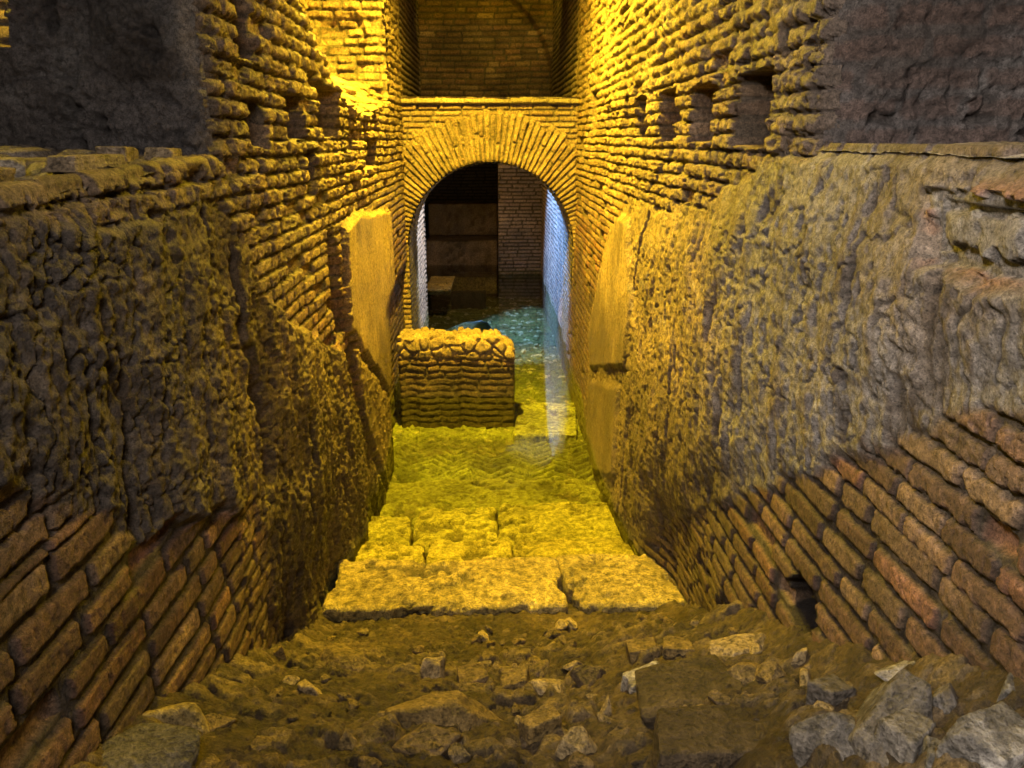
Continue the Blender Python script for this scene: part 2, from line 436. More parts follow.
    d = d - 0.06 * sstep(5.2, 6.0, Y) * (1 - sstep(0.8, 1.0, Z))     # dark pocket beside the low wall
    led = 2.0 - 0.03 * sstep(2.4, 1.1, Y)
    ed = Y - JL
    hi = sstep(-0.03, 0.03, Z - led)
    d = d * (1 - 0.5 * hi * (1 - sstep(0, 0.1, ed))) - hi * corner(ed, 0.10)
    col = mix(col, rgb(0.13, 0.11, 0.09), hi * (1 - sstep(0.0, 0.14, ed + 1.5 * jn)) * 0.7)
    lip = (1 - sstep(0.0, 0.05, led - Z)) * (Y < JL)
    e1, e2, eid = worley(Y + 0.1 * jn, Z * 0.4, 6.5, 802)
    d = d * (1 - lip) + lip * (0.0 + 0.05 * eid - 0.03 * (1 - sstep(0, 0.15, e2 - e1))) - corner(led + 0.01 - Z, 0.02 + 0.05 * eid) * (Y < JL)
    col = mix(col, rgb(0.24, 0.17, 0.10) * (0.6 + 0.7 * eid)[..., None], lip * 0.7)
    keep = ~((Z > led + 0.012) & (Y < JL + 0.02))
    keep &= ~((Y > PF - 0.02) & (Y < PF + 0.012) & (Z > 2.40))
    return d, col, keep

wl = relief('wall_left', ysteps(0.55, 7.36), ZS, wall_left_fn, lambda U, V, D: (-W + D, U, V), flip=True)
tag(wl, kind='structure')

# pier beside the arch: its face towards the steps
def pier_fn(X, Z):
    h, r1, r2, r3 = bricks(X, Z, 0.062, 0.17, 0.018, 61)
    n = fbm(X, Z, 6, 3, 62); fine = fbm(X, Z, 45, 3, 63)
    mid = fbm(X, Z, 13, 4, 66); cr = crevice(X, Z, 14, 67)
    bite = sstep(0.0, 0.05, 0.16 - np.hypot((X + 1.12) * 0.8, (Z - 2.78) * 0.75) + 0.04 * n)
    d = 0.024 * h + 0.014 * (r2 - .5) + 0.01 * n - 0.06 * bite + 0.02 * mid - 0.008 * cr - 0.03 * (r3 > 0.85) * h
    d = d + 0.05 * (1 - sstep(2.46, 2.54, Z))
    ed = -W - X
    d = d - 0.03 * (1 - sstep(0, 0.03, ed))
    col = brick_col(h, r1, r2, r3, fine, 0.5)
    col = mix(col, rgb(0.30, 0.23, 0.14), 0.45 * (0.5 + 0.5 * h)) * (0.95 + 0.5 * mid - 0.3 * cr)[..., None]
    return d, col, None
tag(relief('wall_pier', lin(-1.5, -W + 0.012, 0.008), lin(2.34, 4.6, 0.008), pier_fn, lambda U, V, D: (U, PF - D, V), flip=False), kind='structure')

# ---- dark walls facing the viewer above the two ledges -------------------------------
def dark_wall_fn(seed, side, tone):
    def fn(X, Z):
        n = fbm(X, Z, 3, 4, seed); fine = fbm(X, Z, 40, 3, seed + 1)
        w1, w2, cid = worley(X + 0.03 * n, Z * 1.3, 9, seed + 2)
        lumps = sstep(0.0, 0.35, w2 - w1)
        pit = sstep(0.35, 0.6, fbm(X, Z * 1.3, 11, 4, seed + 3))
        h, r1, r2, r3 = bricks(X, Z, 0.065, 0.2, 0.02, seed + 9, wave=0.02, ragged=0.01)
        show = sstep(0.0, 0.5, fbm(X, Z, 4, 2, seed + 11) - 0.1)
        cv = crevice(X, Z, 10, seed + 14, 0.07)
        d = 0.025 * n + 0.010 * lumps + 0.012 * fine - 0.03 * pit - 0.012 * cv + 0.012 * h * show + 0.02 * fbm(X, Z, 9, 3, seed + 4)
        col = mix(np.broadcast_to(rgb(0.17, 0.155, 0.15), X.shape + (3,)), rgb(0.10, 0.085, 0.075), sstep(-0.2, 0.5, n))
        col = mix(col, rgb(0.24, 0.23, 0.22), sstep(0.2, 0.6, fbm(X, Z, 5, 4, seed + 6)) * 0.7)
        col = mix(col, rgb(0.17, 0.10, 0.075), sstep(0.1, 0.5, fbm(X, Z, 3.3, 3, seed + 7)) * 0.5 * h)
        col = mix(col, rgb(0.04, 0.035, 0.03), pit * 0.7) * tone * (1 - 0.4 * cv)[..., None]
        ed = np.abs(X) - W
        d = d * (0.5 + 0.5 * sstep(0, 0.1, ed)) - corner(ed - 0.0, 0.10)
        keep = None
        if side < 0:
            jn = 0.05 * fbm(X, Z, 6, 3, 300)
            keep = ~((X + jn < -1.32) & (Z + jn > 2.29))
            col = mix(col, rgb(0.33, 0.29, 0.24), (1 - sstep(0.02, 0.07, ed + jn)) * 0.5)
        return d, col, keep
    return fn
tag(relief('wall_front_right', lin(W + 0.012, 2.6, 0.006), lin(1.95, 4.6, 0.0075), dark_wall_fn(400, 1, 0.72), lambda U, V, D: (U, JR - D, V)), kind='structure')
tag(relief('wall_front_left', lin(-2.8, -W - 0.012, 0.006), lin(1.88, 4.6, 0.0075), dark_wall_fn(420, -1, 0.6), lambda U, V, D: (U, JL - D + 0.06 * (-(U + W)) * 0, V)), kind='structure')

# lit brick wall seen through the gap at the far left
def back_brick_fn(seed, ch=0.06, light=0.6):
    def fn(X, Z):
        h, r1, r2, r3 = bricks(X, Z, ch, 0.2, 0.016, seed, wave=0.015)
        n = fbm(X, Z, 5, 3, seed + 1); fine = fbm(X, Z, 45, 3, seed + 2)
        d = 0.02 * h + 0.012 * (r2 - .5) + 0.015 * n
        col = brick_col(h, r1, r2, r3, fine, 0.5)
        col = mix(col, rgb(0.30, 0.24, 0.15), light * (0.5 + 0.5 * h))
        return d, col, None
    return fn
tag(relief('wall_side', lin(-3.6, -1.5, 0.012), lin(1.9, 4.6, 0.009), back_brick_fn(500), lambda U, V, D: (U, 3.15 - D, V)), kind='structure')

# ---- ledges on top of the low walls -----------------------------------------------
def ledge_fn(seed, left):
    def fn(X, Y):
        A = np.abs(X) - W
        n = fbm(X, Y, 4, 4, seed); fine = fbm(X, Y, 40, 3, seed + 1)
        base = (2.003 - 0.03 * sstep(2.4, 1.1, Y)) if left else 2.040 + 0 * Y
        w1, w2, cid = worley(X, Y * 0.8, 8, seed + 2)
        rough = (0.026 if left else 0.004)
        fa = sstep(0.03, 0.16, A)
        z = base + fa * rough * (sstep(0, .4, w2 - w1) * (0.5 + cid) - 0.5) + 0.012 * n * (1 if left else .4) + 0.004 * fine
        if left: z = z + 0.02 * sstep(0.1, 0.5, A) - 0.008 * fa
        z = z - (0.022 if left else 0.014) * (1 - sstep(0.0, 0.04, A))
        col = mix(np.broadcast_to(rgb(0.22, 0.19, 0.15), X.shape + (3,)), rgb(0.11, 0.09, 0.07), sstep(-0.2, 0.5, n))
        col = mix(col, rgb(0.30, 0.25, 0.19), (cid > 0.6) * 0.5)
        if not left: col = mix(col, rgb(0.40, 0.37, 0.33), (1 - sstep(0.02, 0.12, A)) * 0.6)
        return z, col, None
    return fn
tag(relief('ledge_right', lin(W - 0.004, 2.6, 0.009), lin(0.5, JR + 0.05, 0.009), ledge_fn(600, False), lambda U, V, D: (U, V, D)), kind='structure')
tag(relief('ledge_left', lin(-2.8, -W + 0.004, 0.009), lin(0.5, JL + 0.05, 0.009), ledge_fn(620, True), lambda U, V, D: (U, V, D)), kind='structure')

# ---- brick arch across the passage ---------------------------------------------------
AY, AR, AC = 7.3, 0.775, 1.085            # face, inner radius, springing height
ATH = 0.85
arch = bpy.data.objects.new('brick_arch', None); COL.objects.link(arch); arch.location = (0, AY, 0)
tag(arch, 'round brick arch spanning the flooded passage below a dark chamber', 'arch')
def part(o, parent):
    o.parent = parent; o.matrix_parent_inverse = Matrix.Identity(4)
    o.location = Vector(o.location) - Vector(parent.location)
    return o
def ring_fn(T, R):
    nb = 62
    a = T * nb / math.pi
    k = np.floor(a); fr = a - k; z0 = np.zeros_like(k)
    r1, r2, r3 = _h(k, z0, z0, 700), _h(k, z0, z0, 701), _h(k, z0, z0, 702)
    top = 1.19 + 0.05 * (r1 - .5)
    half = R > (0.98 + 0.10 * (r3 - .5))
    cross = np.abs(R - (0.98 + 0.10 * (r3 - .5)))
    wd = math.pi / nb
    e = np.minimum(np.minimum(fr, 1 - fr) * wd * R, cross * (r2 > 0.5) + 9 * (r2 <= 0.5))
    e = e - 0.005 + 0.003 * fbm(T * 3, R, 30, 3, 703)
    h = sstep(-0.001, 0.008, e)
    n = fbm(T, R, 6, 3, 704); fine = fbm(T * 2, R, 40, 3, 705)
    out = sstep(0.0, 0.02, top - R)
    er = sstep(-0.1, 0.5, fbm(T * 1.5, R, 2.5, 4, 708)); mid = fbm(T * 1.2, R, 16, 4, 709)
    h = np.maximum(h, 0.75 * er)
    d = 0.022 * h * out + 0.014 * (r2 - .5) * (1 - er) + 0.012 * n + 0.012 * mid - 0.01 * crevice(T * 1.2, R, 16, 707) + 0.012 * out
    d = d - 0.015 * (1 - sstep(0, 0.02, R - AR))
    col = brick_col(h, r1, r2, _h(k, half * 1.0, z0, 9), fine, 0.4)
    col = mix(col, rgb(0.32, 0.25, 0.15), 0.5 * (0.5 + 0.5 * h)) * (1 + 0.4 * mid)[..., None]
    keep = (R * np.abs(np.cos(T)) < W + 0.06) & (R < top + 0.03)
    return d, col, keep
o = relief('arch_ring', lin(-0.02, math.pi + 0.02, 0.005), lin(AR, 1.25, 0.007), ring_fn,
           lambda T, R, D: (R * np.cos(T), AY - 0.015 - D, AC + R * np.sin(T)), flip=False, origin=(0, AY, 0)); part(o, arch)
def spandrel_fn(X, Z):
    h, r1, r2, r3 = bricks(X, Z, 0.05, 0.2, 0.014, 710)
    n = fbm(X, Z, 6, 3, 711); fine = fbm(X, Z, 45, 3, 712)
    d = 0.02 * h + 0.01 * (r2 - .5) + 0.01 * n
    lip = sstep(2.345, 2.36, Z)
    d = d + 0.05 * lip + lip * 0.01 * fbm(X, Z, 7, 3, 713)
    col = mix(brick_col(h, r1, r2, r3, fine, .5), rgb(0.31, 0.24, 0.15), 0.5 * (0.5 + 0.5 * h))
    col = mix(col, rgb(0.36, 0.30, 0.19), lip * 0.8)
    keep = (np.hypot(X, Z - AC) > AR + 0.05) & (Z > AC - 0.05)
    return d, col, keep
o = relief('spandrel_wall', lin(-W - .03, W + .03, 0.008), lin(AC - 0.1, 2.41, 0.006), spandrel_fn, lambda U, V, D: (U, AY - D, V), origin=(0, AY, 0)); part(o, arch)
def soffit_fn(S, Y):
    h, r1, r2, r3 = bricks(Y, S, 0.05, 0.2, 0.014, 720)
    n = fbm(S, Y, 6, 3, 721); fine = fbm(S, Y, 45, 3, 722)
    col = mix(brick_col(h, r1, r2, r3, fine, .3), rgb(0.17, 0.15, 0.08), 0.45)
    col = mix(col, rgb(0.09, 0.085, 0.03), (1 - sstep(0, 0.3, np.minimum(S, 5.47 - S) - 1.5)) * 0.6)
    return 0.012 * h + 0.01 * n, col, None
def soffit_place(S, Y, D):
    leg = AC + 0.5; arc = math.pi * AR
    t = np.clip((S - leg) / AR, 0, math.pi)
    r = AR - D
    x = r * np.cos(t); z = AC + r * np.sin(t)
    z = np.where(S < leg, -0.5 + S, np.where(S > leg + arc, AC - (S - leg - arc), z))
    return x, Y, z
o = relief('arch_soffit', lin(0, 2 * (AC + .5) + math.pi * AR, 0.012), lin(AY - 0.02, AY + ATH, 0.012), soffit_fn, soffit_place, origin=(0, AY, 0), flip=True); part(o, arch)
def leg_fn(X, Z):
    h, r1, r2, r3 = bricks(X, Z, 0.05, 0.2, 0.014, 715)
    n = fbm(X, Z, 6, 3, 716)
    col = mix(brick_col(h, r1, r2, r3, n, .5), rgb(0.31, 0.24, 0.15), 0.4)
    return 0.014 * h + 0.01 * n, mix(col, rgb(0.12, 0.115, 0.03), (1 - sstep(-0.02, 0.1, Z)) * 0.8), None
for a_, b_ in ((-0.95, -AR + 0.006), (AR - 0.006, 0.95)):
    o = relief('arch_leg', lin(a_, b_, 0.008), lin(-0.5, AC + 0.02, 0.008), leg_fn, lambda U, V, D: (U, AY - 0.01 - D, V), origin=(0, AY, 0)); part(o, arch)
def cap_fn(X, Y):
    n = fbm(X, Y, 5, 3, 730)
    return 2.405 + 0.012 * n, np.broadcast_to(rgb(0.3, 0.24, 0.15), X.shape + (3,)), None
o = relief('arch_top', lin(-W - .1, W + .1, 0.02), lin(AY - 0.055, AY + ATH, 0.02), cap_fn, lambda U, V, D: (U, V, D), origin=(0, AY, 0)); part(o, arch)
def backspan_fn(X, Z):
    h, r1, r2, r3 = bricks(X, Z, 0.05, 0.2, 0.014, 740)
    return 0.012 * h, brick_col(h, r1, r2, r3, h, .5), (np.hypot(X, Z - AC) > AR) & (Z > AC)
o = relief('arch_back', lin(-W - .1, W + .1, 0.02), lin(AC - .05, 2.42, 0.02), backspan_fn, lambda U, V, D: (U, AY + ATH + D, V), flip=True, origin=(0, AY, 0)); part(o, arch)

# ---- passage beyond the arch ------------------------------------------------------------
FY = 12.2
def far_wall_fn(seed, lo=0.2):
    def fn(Y, Z):
        h, r1, r2, r3 = bricks(Y, Z, 0.056, 0.2, 0.016, seed, wave=0.01)
        n = fbm(Y, Z, 5, 3, seed + 1); fine = fbm(Y, Z, 40, 3, seed + 2)
        col = mix(brick_col(h, r1, r2, r3, fine, 0.3), rgb(0.30, 0.27, 0.24), 0.55 * h) * (lo + (1 - lo) * h)[..., None]
        col = mix(col, rgb(0.10, 0.11, 0.05), (1 - sstep(-0.05, 0.15, Z + 0.05 * n)) * 0.7)
        return 0.014 * h + 0.008 * n + 0.006 * (r2 - .5), col, None
    return fn
YF, ZF = lin(AY, 13.2, 0.014), lin(-0.5, 4.6, 0.0115)
tag(relief('wall_far_right', YF, ZF, far_wall_fn(800), lambda U, V, D: (W - D, U, V)), kind='structure')
tag(relief('wall_far_left', lin(AY, 9.35, 0.014), ZF, far_wall_fn(810), lambda U, V, D: (-W + D, U, V), flip=True), kind='structure')
# cut end of that wall and the room opening to its left
tag(relief('wall_far_end', lin(-1.2, -W + 0.02, 0.014), ZF, far_wall_fn(812), lambda U, V, D: (U, 9.35 + D, V), flip=True), kind='structure')
tag(relief('wall_far_side', lin(9.35, 13.2, 0.02), ZF, far_wall_fn(814), lambda U, V, D: (-1.15 + D, U, V), flip=True), kind='structure')
# brick pier at the far end on the right, dark recess with low steps on the left
tag(relief('wall_back_right', lin(0.12, 0.82, 0.014), lin(-0.5, 1.95, 0.011), far_wall_fn(820, 0.62), lambda U, V, D: (U, FY - D, V)), kind='structure')
tag(relief('wall_back_side', lin(FY, 14.6, 0.03), lin(-0.5, 1.95, 0.015), far_wall_fn(822, 0.6), lambda U, V, D: (0.12 + D, U, V), flip=True), kind='structure')
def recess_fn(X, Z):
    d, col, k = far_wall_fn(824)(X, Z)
    return d, col * 0.2, k  # gloom of the recess put into the wall colour
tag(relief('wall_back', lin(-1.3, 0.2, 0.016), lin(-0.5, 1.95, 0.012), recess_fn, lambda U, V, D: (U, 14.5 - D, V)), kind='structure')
# upper chamber over the arch: back wall under a vault
def chamber_fn(X, Z):
    d, col, k = back_brick_fn(830, 0.07, 0.2)(X, Z)
    arc = np.abs(np.hypot(X + 0.1, Z - 2.5) - 1.55)
    d = d + 0.16 * sstep(0.0, 0.05, np.hypot(X + 0.25, (Z - 2.7) * 0.9) - 1.02) + 0.02 * fbm(X, Z, 3, 3, 833)
    return d, col * (0.75 + 0.5 * sstep(-0.3, 0.5, fbm(X, Z, 2.2, 3, 834)))[..., None], None
tag(relief('wall_chamber_back', lin(-2.4, 2.4, 0.016), lin(1.9, 4.6, 0.012), chamber_fn, lambda U, V, D: (U, 10.6 - D, V)), kind='structure')
def plain_fn(c, seed):
    def fn(X, Y):
        return 0.02 * fbm(X, Y, 5, 3, seed), np.broadcast_to(rgb(*c), X.shape + (3,)), None
    return fn
tag(relief('floor_chamber', lin(-2.4, 2.4, 0.05), lin(AY + ATH - 0.1, 14.6, 0.05), plain_fn((0.12, 0.10, 0.07), 840), lambda U, V, D: (U, V, 1.93 + D * 0.5)), kind='structure')
tag(relief('ceiling', lin(-3.7, 3.7, 0.08), lin(-1.5, 14.8, 0.08), plain_fn((0.16, 0.13, 0.09), 841), lambda U, V, D: (U, V, 4.6 - 0.02 * U * U + D), flip=True), kind='structure')

def lamp_block_fn(X, Z):  # unseen wall added to keep the yellow lamp out of the chamber
    d, col, _ = back_brick_fn(850)(X, Z)
    return d, col, Z > 3.42 - 0.12 * X * X
tag(relief('wall_lamp_block', lin(-W - .1, W + .1, 0.015), lin(3.2, 4.62, 0.012), lamp_block_fn, lambda U, V, D: (U, 7.5 - D, V)), kind='structure')

# ------------------------------------------------------------------ ground
CPY = [-0.5, 0.2, 0.8, 1.34, 2.0, 2.55, 2.72, 2.95, 3.2, 3.6]
CPZ = [1.0, 0.92, 0.86, 0.745, 0.43, 0.15, 0.055, 0.02, -0.05, -0.25]
LPY = [-0.5, 0.8, 1.2, 1.44, 1.77, 2.38, 2.6, 2.97, 3.6]
LPZ = [1.1, 0.98, 0.86, 0.765, 0.605, 0.27, 0.12, -0.01, -0.25]
RPY = [-0.5, 0.6, 0.99, 1.39, 1.62, 1.79, 2.06, 2.53, 2.97, 3.6]
RPZ = [1.35, 1.33, 1.20, 0.93, 0.80, 0.72, 0.60, 0.27, 0.02, -0.25]
def ground_base(X, Y):
    c, l, r = np.interp(Y, CPY, CPZ), np.interp(Y, LPY, LPZ), np.interp(Y, RPY, RPZ)
    t = np.clip((X + W) / (2 * W), 0, 1)
    wl_, wr_ = sstep(0.45, 0.0, t), sstep(0.55, 1.0, t)
    return c * (1 - wl_ - wr_) + l * wl_ + r * wr_
def ground_at(x, y): return float(ground_base(np.array([x]), np.array([y]))[0])
def hit(px, py):
    r = ray(px, py); t0 = 0.5
    for i in range(700):
        t = 0.5 + i * 0.006
        p = r * t
        if p[2] + EYE < ground_at(p[0], p[1]): return (p[0], p[1], ground_at(p[0], p[1]))
    return (r[0] * 3, r[1] * 3, 0)
def ground_fn(X, Y):
    g = ground_base(X, Y)
    n = fbm(X, Y, 3.5, 4, 900)
    w1, w2, cid = worley(X + 0.03 * n, Y + 0.03 * n, 9, 902)
    stones = sstep(0.02, 0.35, w2 - w1) * (cid > 0.45)
    x1, x2, xid = worley(X, Y, 34, 905)
    peb = sstep(0.05, 0.4, x2 - x1) * (xid > 0.5)
    fine = fbm(X, Y, 30, 4, 904)
    act = sstep(2.85, 2.6, Y)
    edge = 0.02 * np.abs(fbm(X, Y, 8, 3, 907))
    z = g + act * (0.025 * n + 0.018 * stones * (0.4 + cid) + edge) + 0.008 * peb + 0.014 * fine
    z = z + 0.05 * np.exp(-((np.abs(X) - W) / 0.06) ** 2)
    col = mix(np.broadcast_to(rgb(0.055, 0.037, 0.016), X.shape + (3,)), rgb(0.125, 0.085, 0.034), sstep(-0.3, 0.5, n))
    col = mix(col, rgb(0.22, 0.16, 0.075) * (0.5 + 0.6 * cid)[..., None], stones * act * 0.75 * (cid > 0.62))
    col = mix(col, rgb(0.025, 0.016, 0.008), sstep(0.0, 0.35, fbm(X, Y, 9, 4, 908)) * 0.6)
    col = mix(col, rgb(0.27, 0.2, 0.11), peb * 0.4 * (xid > 0.8))
    return z, col, None
gy = np.concatenate([lin(-0.6, 0.7, 0.02)[:-1], lin(0.7, 3.55, 0.0055)])
g = relief('ground', lin(-0.92, 0.92, 0.0052), gy, ground_fn, lambda U, V, D: (U, V, D), M_DIRT)
tag(g, kind='structure')

# flooded pavement
def bed_fn(X, Y):
    n = fbm(X, Y, 3, 4, 920); fine = fbm(X, Y, 30, 3, 921)
    # herringbone of small bricks
    s = 0.15
    a = np.abs(((X / (2 * s) + 0.2 * fbm(X, Y, 1.2, 2, 930)) % 1) * 2 - 1)
    rows = (Y / 0.085 + a * 1.6 + 0.5 * fbm(X, Y, 2.5, 3, 931)); fr = rows % 1
    hb = sstep(0.08, 0.3, np.minimum(fr, 1 - fr)) * (0.4 + 0.6 * _h(np.floor(rows), np.floor(X / s), np.zeros_like(X), 5))
    zone = sstep(4.85, 5.0, Y + 0.1 * n) * (1 - sstep(5.7, 6.1, Y + 0.3 * n)) * sstep(-0.35, 0.1, fbm(X, Y, 2.2, 3, 925) + 0.15)
    w1, w2, cid = worley(X, Y, 5, 923)
    lump = sstep(0.02, 0.12, w2 - w1) * (0.4 + cid)
    p1, p2, pid = worley(X, Y, 17, 927)
    peb = (pid > 0.6) * sstep(0.0, 0.3, p2 - p1)
    z = -0.28 + 0.018 * n + 0.04 * hb * zone + (1 - zone) * 0.018 * lump + 0.015 * peb * (1 - zone) + 0.006 * fine
    z = z - 0.1 * sstep(7.0, 9.0, Y)
    col = mix(np.broadcast_to(rgb(0.20, 0.21, 0.06), X.shape + (3,)), rgb(0.10, 0.105, 0.035), sstep(-0.2, 0.4, n))
    col = mix(col, rgb(0.08, 0.075, 0.03), (1 - hb) * zone * 0.92)
    col = mix(col, rgb(0.40, 0.36, 0.19), peb * (pid > 0.85) * (1 - zone) * 0.8)
    col = mix(col, rgb(0.10, 0.12, 0.06), sstep(6.4, 7.6, Y + 0.3 * n) * 0.7)
    col = mix(col, rgb(0.45, 0.43, 0.33), sstep(6.4, 7.6, Y) * (pid > 0.9) * 0.8)
    return z, col, None
tag(relief('floor', lin(-1.3, 0.95, 0.008), lin(4.4, 14.6, 0.012), bed_fn, lambda U, V, D: (U, V, D), M_BED), kind='structure')

# ------------------------------------------------------------------ stones and slabs
def cube_grid(nx, ny, nz):
    """closed box surface with shared vertices in [-1,1]^3"""
    verts, faces, index = [], [], {}
    def vid(i, j, k):
        key = (i, j, k)
        if key not in index:
            index[key] = len(verts); verts.append((2 * i / nx - 1, 2 * j / ny - 1, 2 * k / nz - 1))
        return index[key]
    for i in range(nx):
        for j in range(ny):
            faces.append((vid(i, j, 0), vid(i, j + 1, 0), vid(i + 1, j + 1, 0), vid(i + 1, j, 0)))
            faces.append((vid(i, j, nz), vid(i + 1, j, nz), vid(i + 1, j + 1, nz), vid(i, j + 1, nz)))
    for i in range(nx):
        for k in range(nz):
            faces.append((vid(i, 0, k), vid(i + 1, 0, k), vid(i + 1, 0, k + 1), vid(i, 0, k + 1)))
            faces.append((vid(i, ny, k), vid(i, ny, k + 1), vid(i + 1, ny, k + 1), vid(i + 1, ny, k)))
    for j in range(ny):
        for k in range(nz):
            faces.append((vid(0, j, k), vid(0, j, k + 1), vid(0, j + 1, k + 1), vid(0, j + 1, k)))
            faces.append((vid(nx, j, k), vid(nx, j + 1, k), vid(nx, j + 1, k + 1), vid(nx, j, k + 1)))
    return np.array(verts), np.array(faces)

def slab(name, x0, x1, y0, y1, z0, z1, seed, color, step=0.012, chip=0.02, mat=None, skew=(0, 0), post=None):
    lx, ly, lz = x1 - x0, y1 - y0, z1 - z0
    v, f = cube_grid(max(4, int(lx / step)), max(4, int(ly / step)), max(4, int(lz / step)))
    half = np.array([lx, ly, lz]) / 2
    p = v * half
    # round the arrises
    rad = min(chip, lz * 0.35)
    inner = np.clip(p, -(half - rad), half - rad)
    dv = p - inner; ln = np.linalg.norm(dv, axis=1, keepdims=True)
    p = np.where(ln > 1e-9, inner + dv / np.maximum(ln, 1e-9) * rad, p)
    nrm = np.where(ln > 1e-9, dv / np.maximum(ln, 1e-9), v)
    c = np.array([(x0 + x1) / 2, (y0 + y1) / 2, (z0 + z1) / 2])
    q = p + c
    n = fbm(q[:, 0], q[:, 1], 6, 4, seed, z=q[:, 2]); n2 = fbm(q[:, 0], q[:, 1], 28, 3, seed + 3, z=q[:, 2])
    edge = np.minimum.reduce([half[0] - np.abs(p[:, 0]) + 0 * n, half[1] - np.abs(p[:, 1])])
    bite = np.maximum(0, fbm(q[:, 0], q[:, 1], 9, 3, seed + 6) - 0.05) * (1 - sstep(0.0, 0.07, edge))
    q = q + nrm * (0.012 * n + 0.005 * n2)[:, None] - nrm * (bite * chip * 2.4)[:, None]
    q[:, 0] += skew[0] * (q[:, 1] - c[1]); q[:, 2] += skew[1] * (q[:, 0] - c[0])
    pit = sstep(0.04, 0.26, fbm(q[:, 0], q[:, 1] * 1.3, 15, 4, seed + 9, z=q[:, 2])) * sstep(-0.25, 0.2, fbm(q[:, 0], q[:, 1], 3, 2, seed + 15))
    q[:, 2] -= pit * 0.022
    col = np.broadcast_to(rgb(*color), q.shape) * (1 + 0.3 * n)[:, None]
    col = mix(col, rgb(0.06, 0.045, 0.025), pit * 0.8)
    if post: q, col = post(q, col, p, half)
    return make_mesh(name, q, f, col, mat or M_SLAB, origin=(c[0], c[1], z0))

# big threshold slabs at the head of the flooded stairs
o = slab('stone_slab', -0.785, 0.335, 3.0, 3.45, -0.11, 0.05, 10, (0.40, 0.31, 0.11), 0.008, 0.034, skew=(0.0, 0.0))
tag(o, 'long pale worn stone slab across the passage, last dry step above the water', 'stone slab')
o = slab('stone_slab', 0.345, 0.87, 3.0, 3.47, -0.11, 0.045, 11, (0.36, 0.28, 0.10), 0.008, 0.030, skew=(-0.14, 0.0))
tag(o, 'shorter stone slab at the right end of the last dry step, beside the right wall', 'stone slab')
# second step: three blocks, barely under water
for (x0, x1, zz, lab, s) in [(-0.74, -0.36, -0.045, 'left stone block of the first step under the water, touching the left wall', 20),
                         (-0.355, 0.10, -0.05, 'middle stone block of the first step just under the water', 21),
                         (0.105, 0.76, -0.04, 'long right stone block of the first step just under the water', 22)]:
    tag(slab('step_block', x0, x1, 3.47, 3.80, -0.4, zz, s, (0.44, 0.36, 0.16), 0.010, 0.022), lab, 'step block', 'stone blocks of the flooded steps')
for (x0, x1, y1, zz, lab, s) in [(-0.76, -0.47, 4.20, -0.10, 'small square stone block at the left end of the second flooded step', 23),
                         (-0.465, 0.02, 4.32, -0.115, 'broad stone block left of centre on the second flooded step', 24),
                         (0.025, 0.77, 4.36, -0.105, 'broadest stone block on the right half of the second flooded step', 25)]:
    tag(slab('step_block', x0, x1, 3.79, y1, -0.45, zz, s, (0.38, 0.33, 0.12), 0.011, 0.022), lab, 'step block', 'stone blocks of the flooded steps')
tag(slab('step_block', -0.78, 0.78, 4.2, 4.93, -0.5, -0.20, 26, (0.21, 0.205, 0.06), 0.012, 0.022), 'deepest and widest flooded step, a greenish slab next to the herringbone floor', 'step block', 'stone blocks of the flooded steps')

# low brick wall standing in the water
def low_wall_post(q, col, p, half):
    u, z = q[:, 0] + q[:, 1] * 0.7, q[:, 2]
    h, r1, r2, r3 = bricks(u, z, 0.055, 0.18, 0.014, 950, wave=0.012)
    n = fbm(q[:, 0], q[:, 1], 5, 3, 951, z=q[:, 2])
    top = sstep(0.28, 0.42, z)
    front = (np.abs(p[:, 1]) > half[1] - 0.02)
    w1, w2, cid = worley(q[:, 0], q[:, 2] * 1.2 + q[:, 1], 10, 953)
    lump = sstep(0, 0.3, w2 - w1) * 0.035 + 0.02 * (cid - .5)
    off = (0.006 + 0.010 * sstep(0.1, 0.3, z)) * (h + 0.8 * fbm(u, z * 2, 9, 3, 956)) * (1 - top) + lump * top
    q[:, 1] += np.sign(p[:, 1]) * off * front
    q[:, 2] += top * (0.03 * n + 0.03 * sstep(0, .3, w2 - w1) * (p[:, 2] > half[2] - 0.02))
    # broken right shoulder
    q[:, 2] -= top * 0.10 * sstep(0.0, 0.20, q[:, 0])
    c = brick_col(h, r1, r2, r3, n, 0.2)
    c = mix(c, rgb(0.34, 0.25, 0.14) * (0.75 + 0.5 * cid)[..., None], top * 0.85)
    c = mix(c, rgb(0.055, 0.037, 0.02), (1 - sstep(0.24, 0.42, z + 0.08 * n)) * 0.82)  # shade painted on the front, so only the top looks lit
    c = mix(c, rgb(0.045, 0.035, 0.015), (1 - sstep(-0.05, 0.12, z + 0.05 * n)) * 0.7)
    return q, c
lw = slab('low_wall', -0.77, 0.19, 6.1, 6.42, -0.33, 0.50, 30, (0.3, 0.22, 0.12), 0.008, 0.03, mat=M_WALL, post=low_wall_post)
tag(lw, 'low broken brick wall standing in the water in front of the arch', 'low wall')

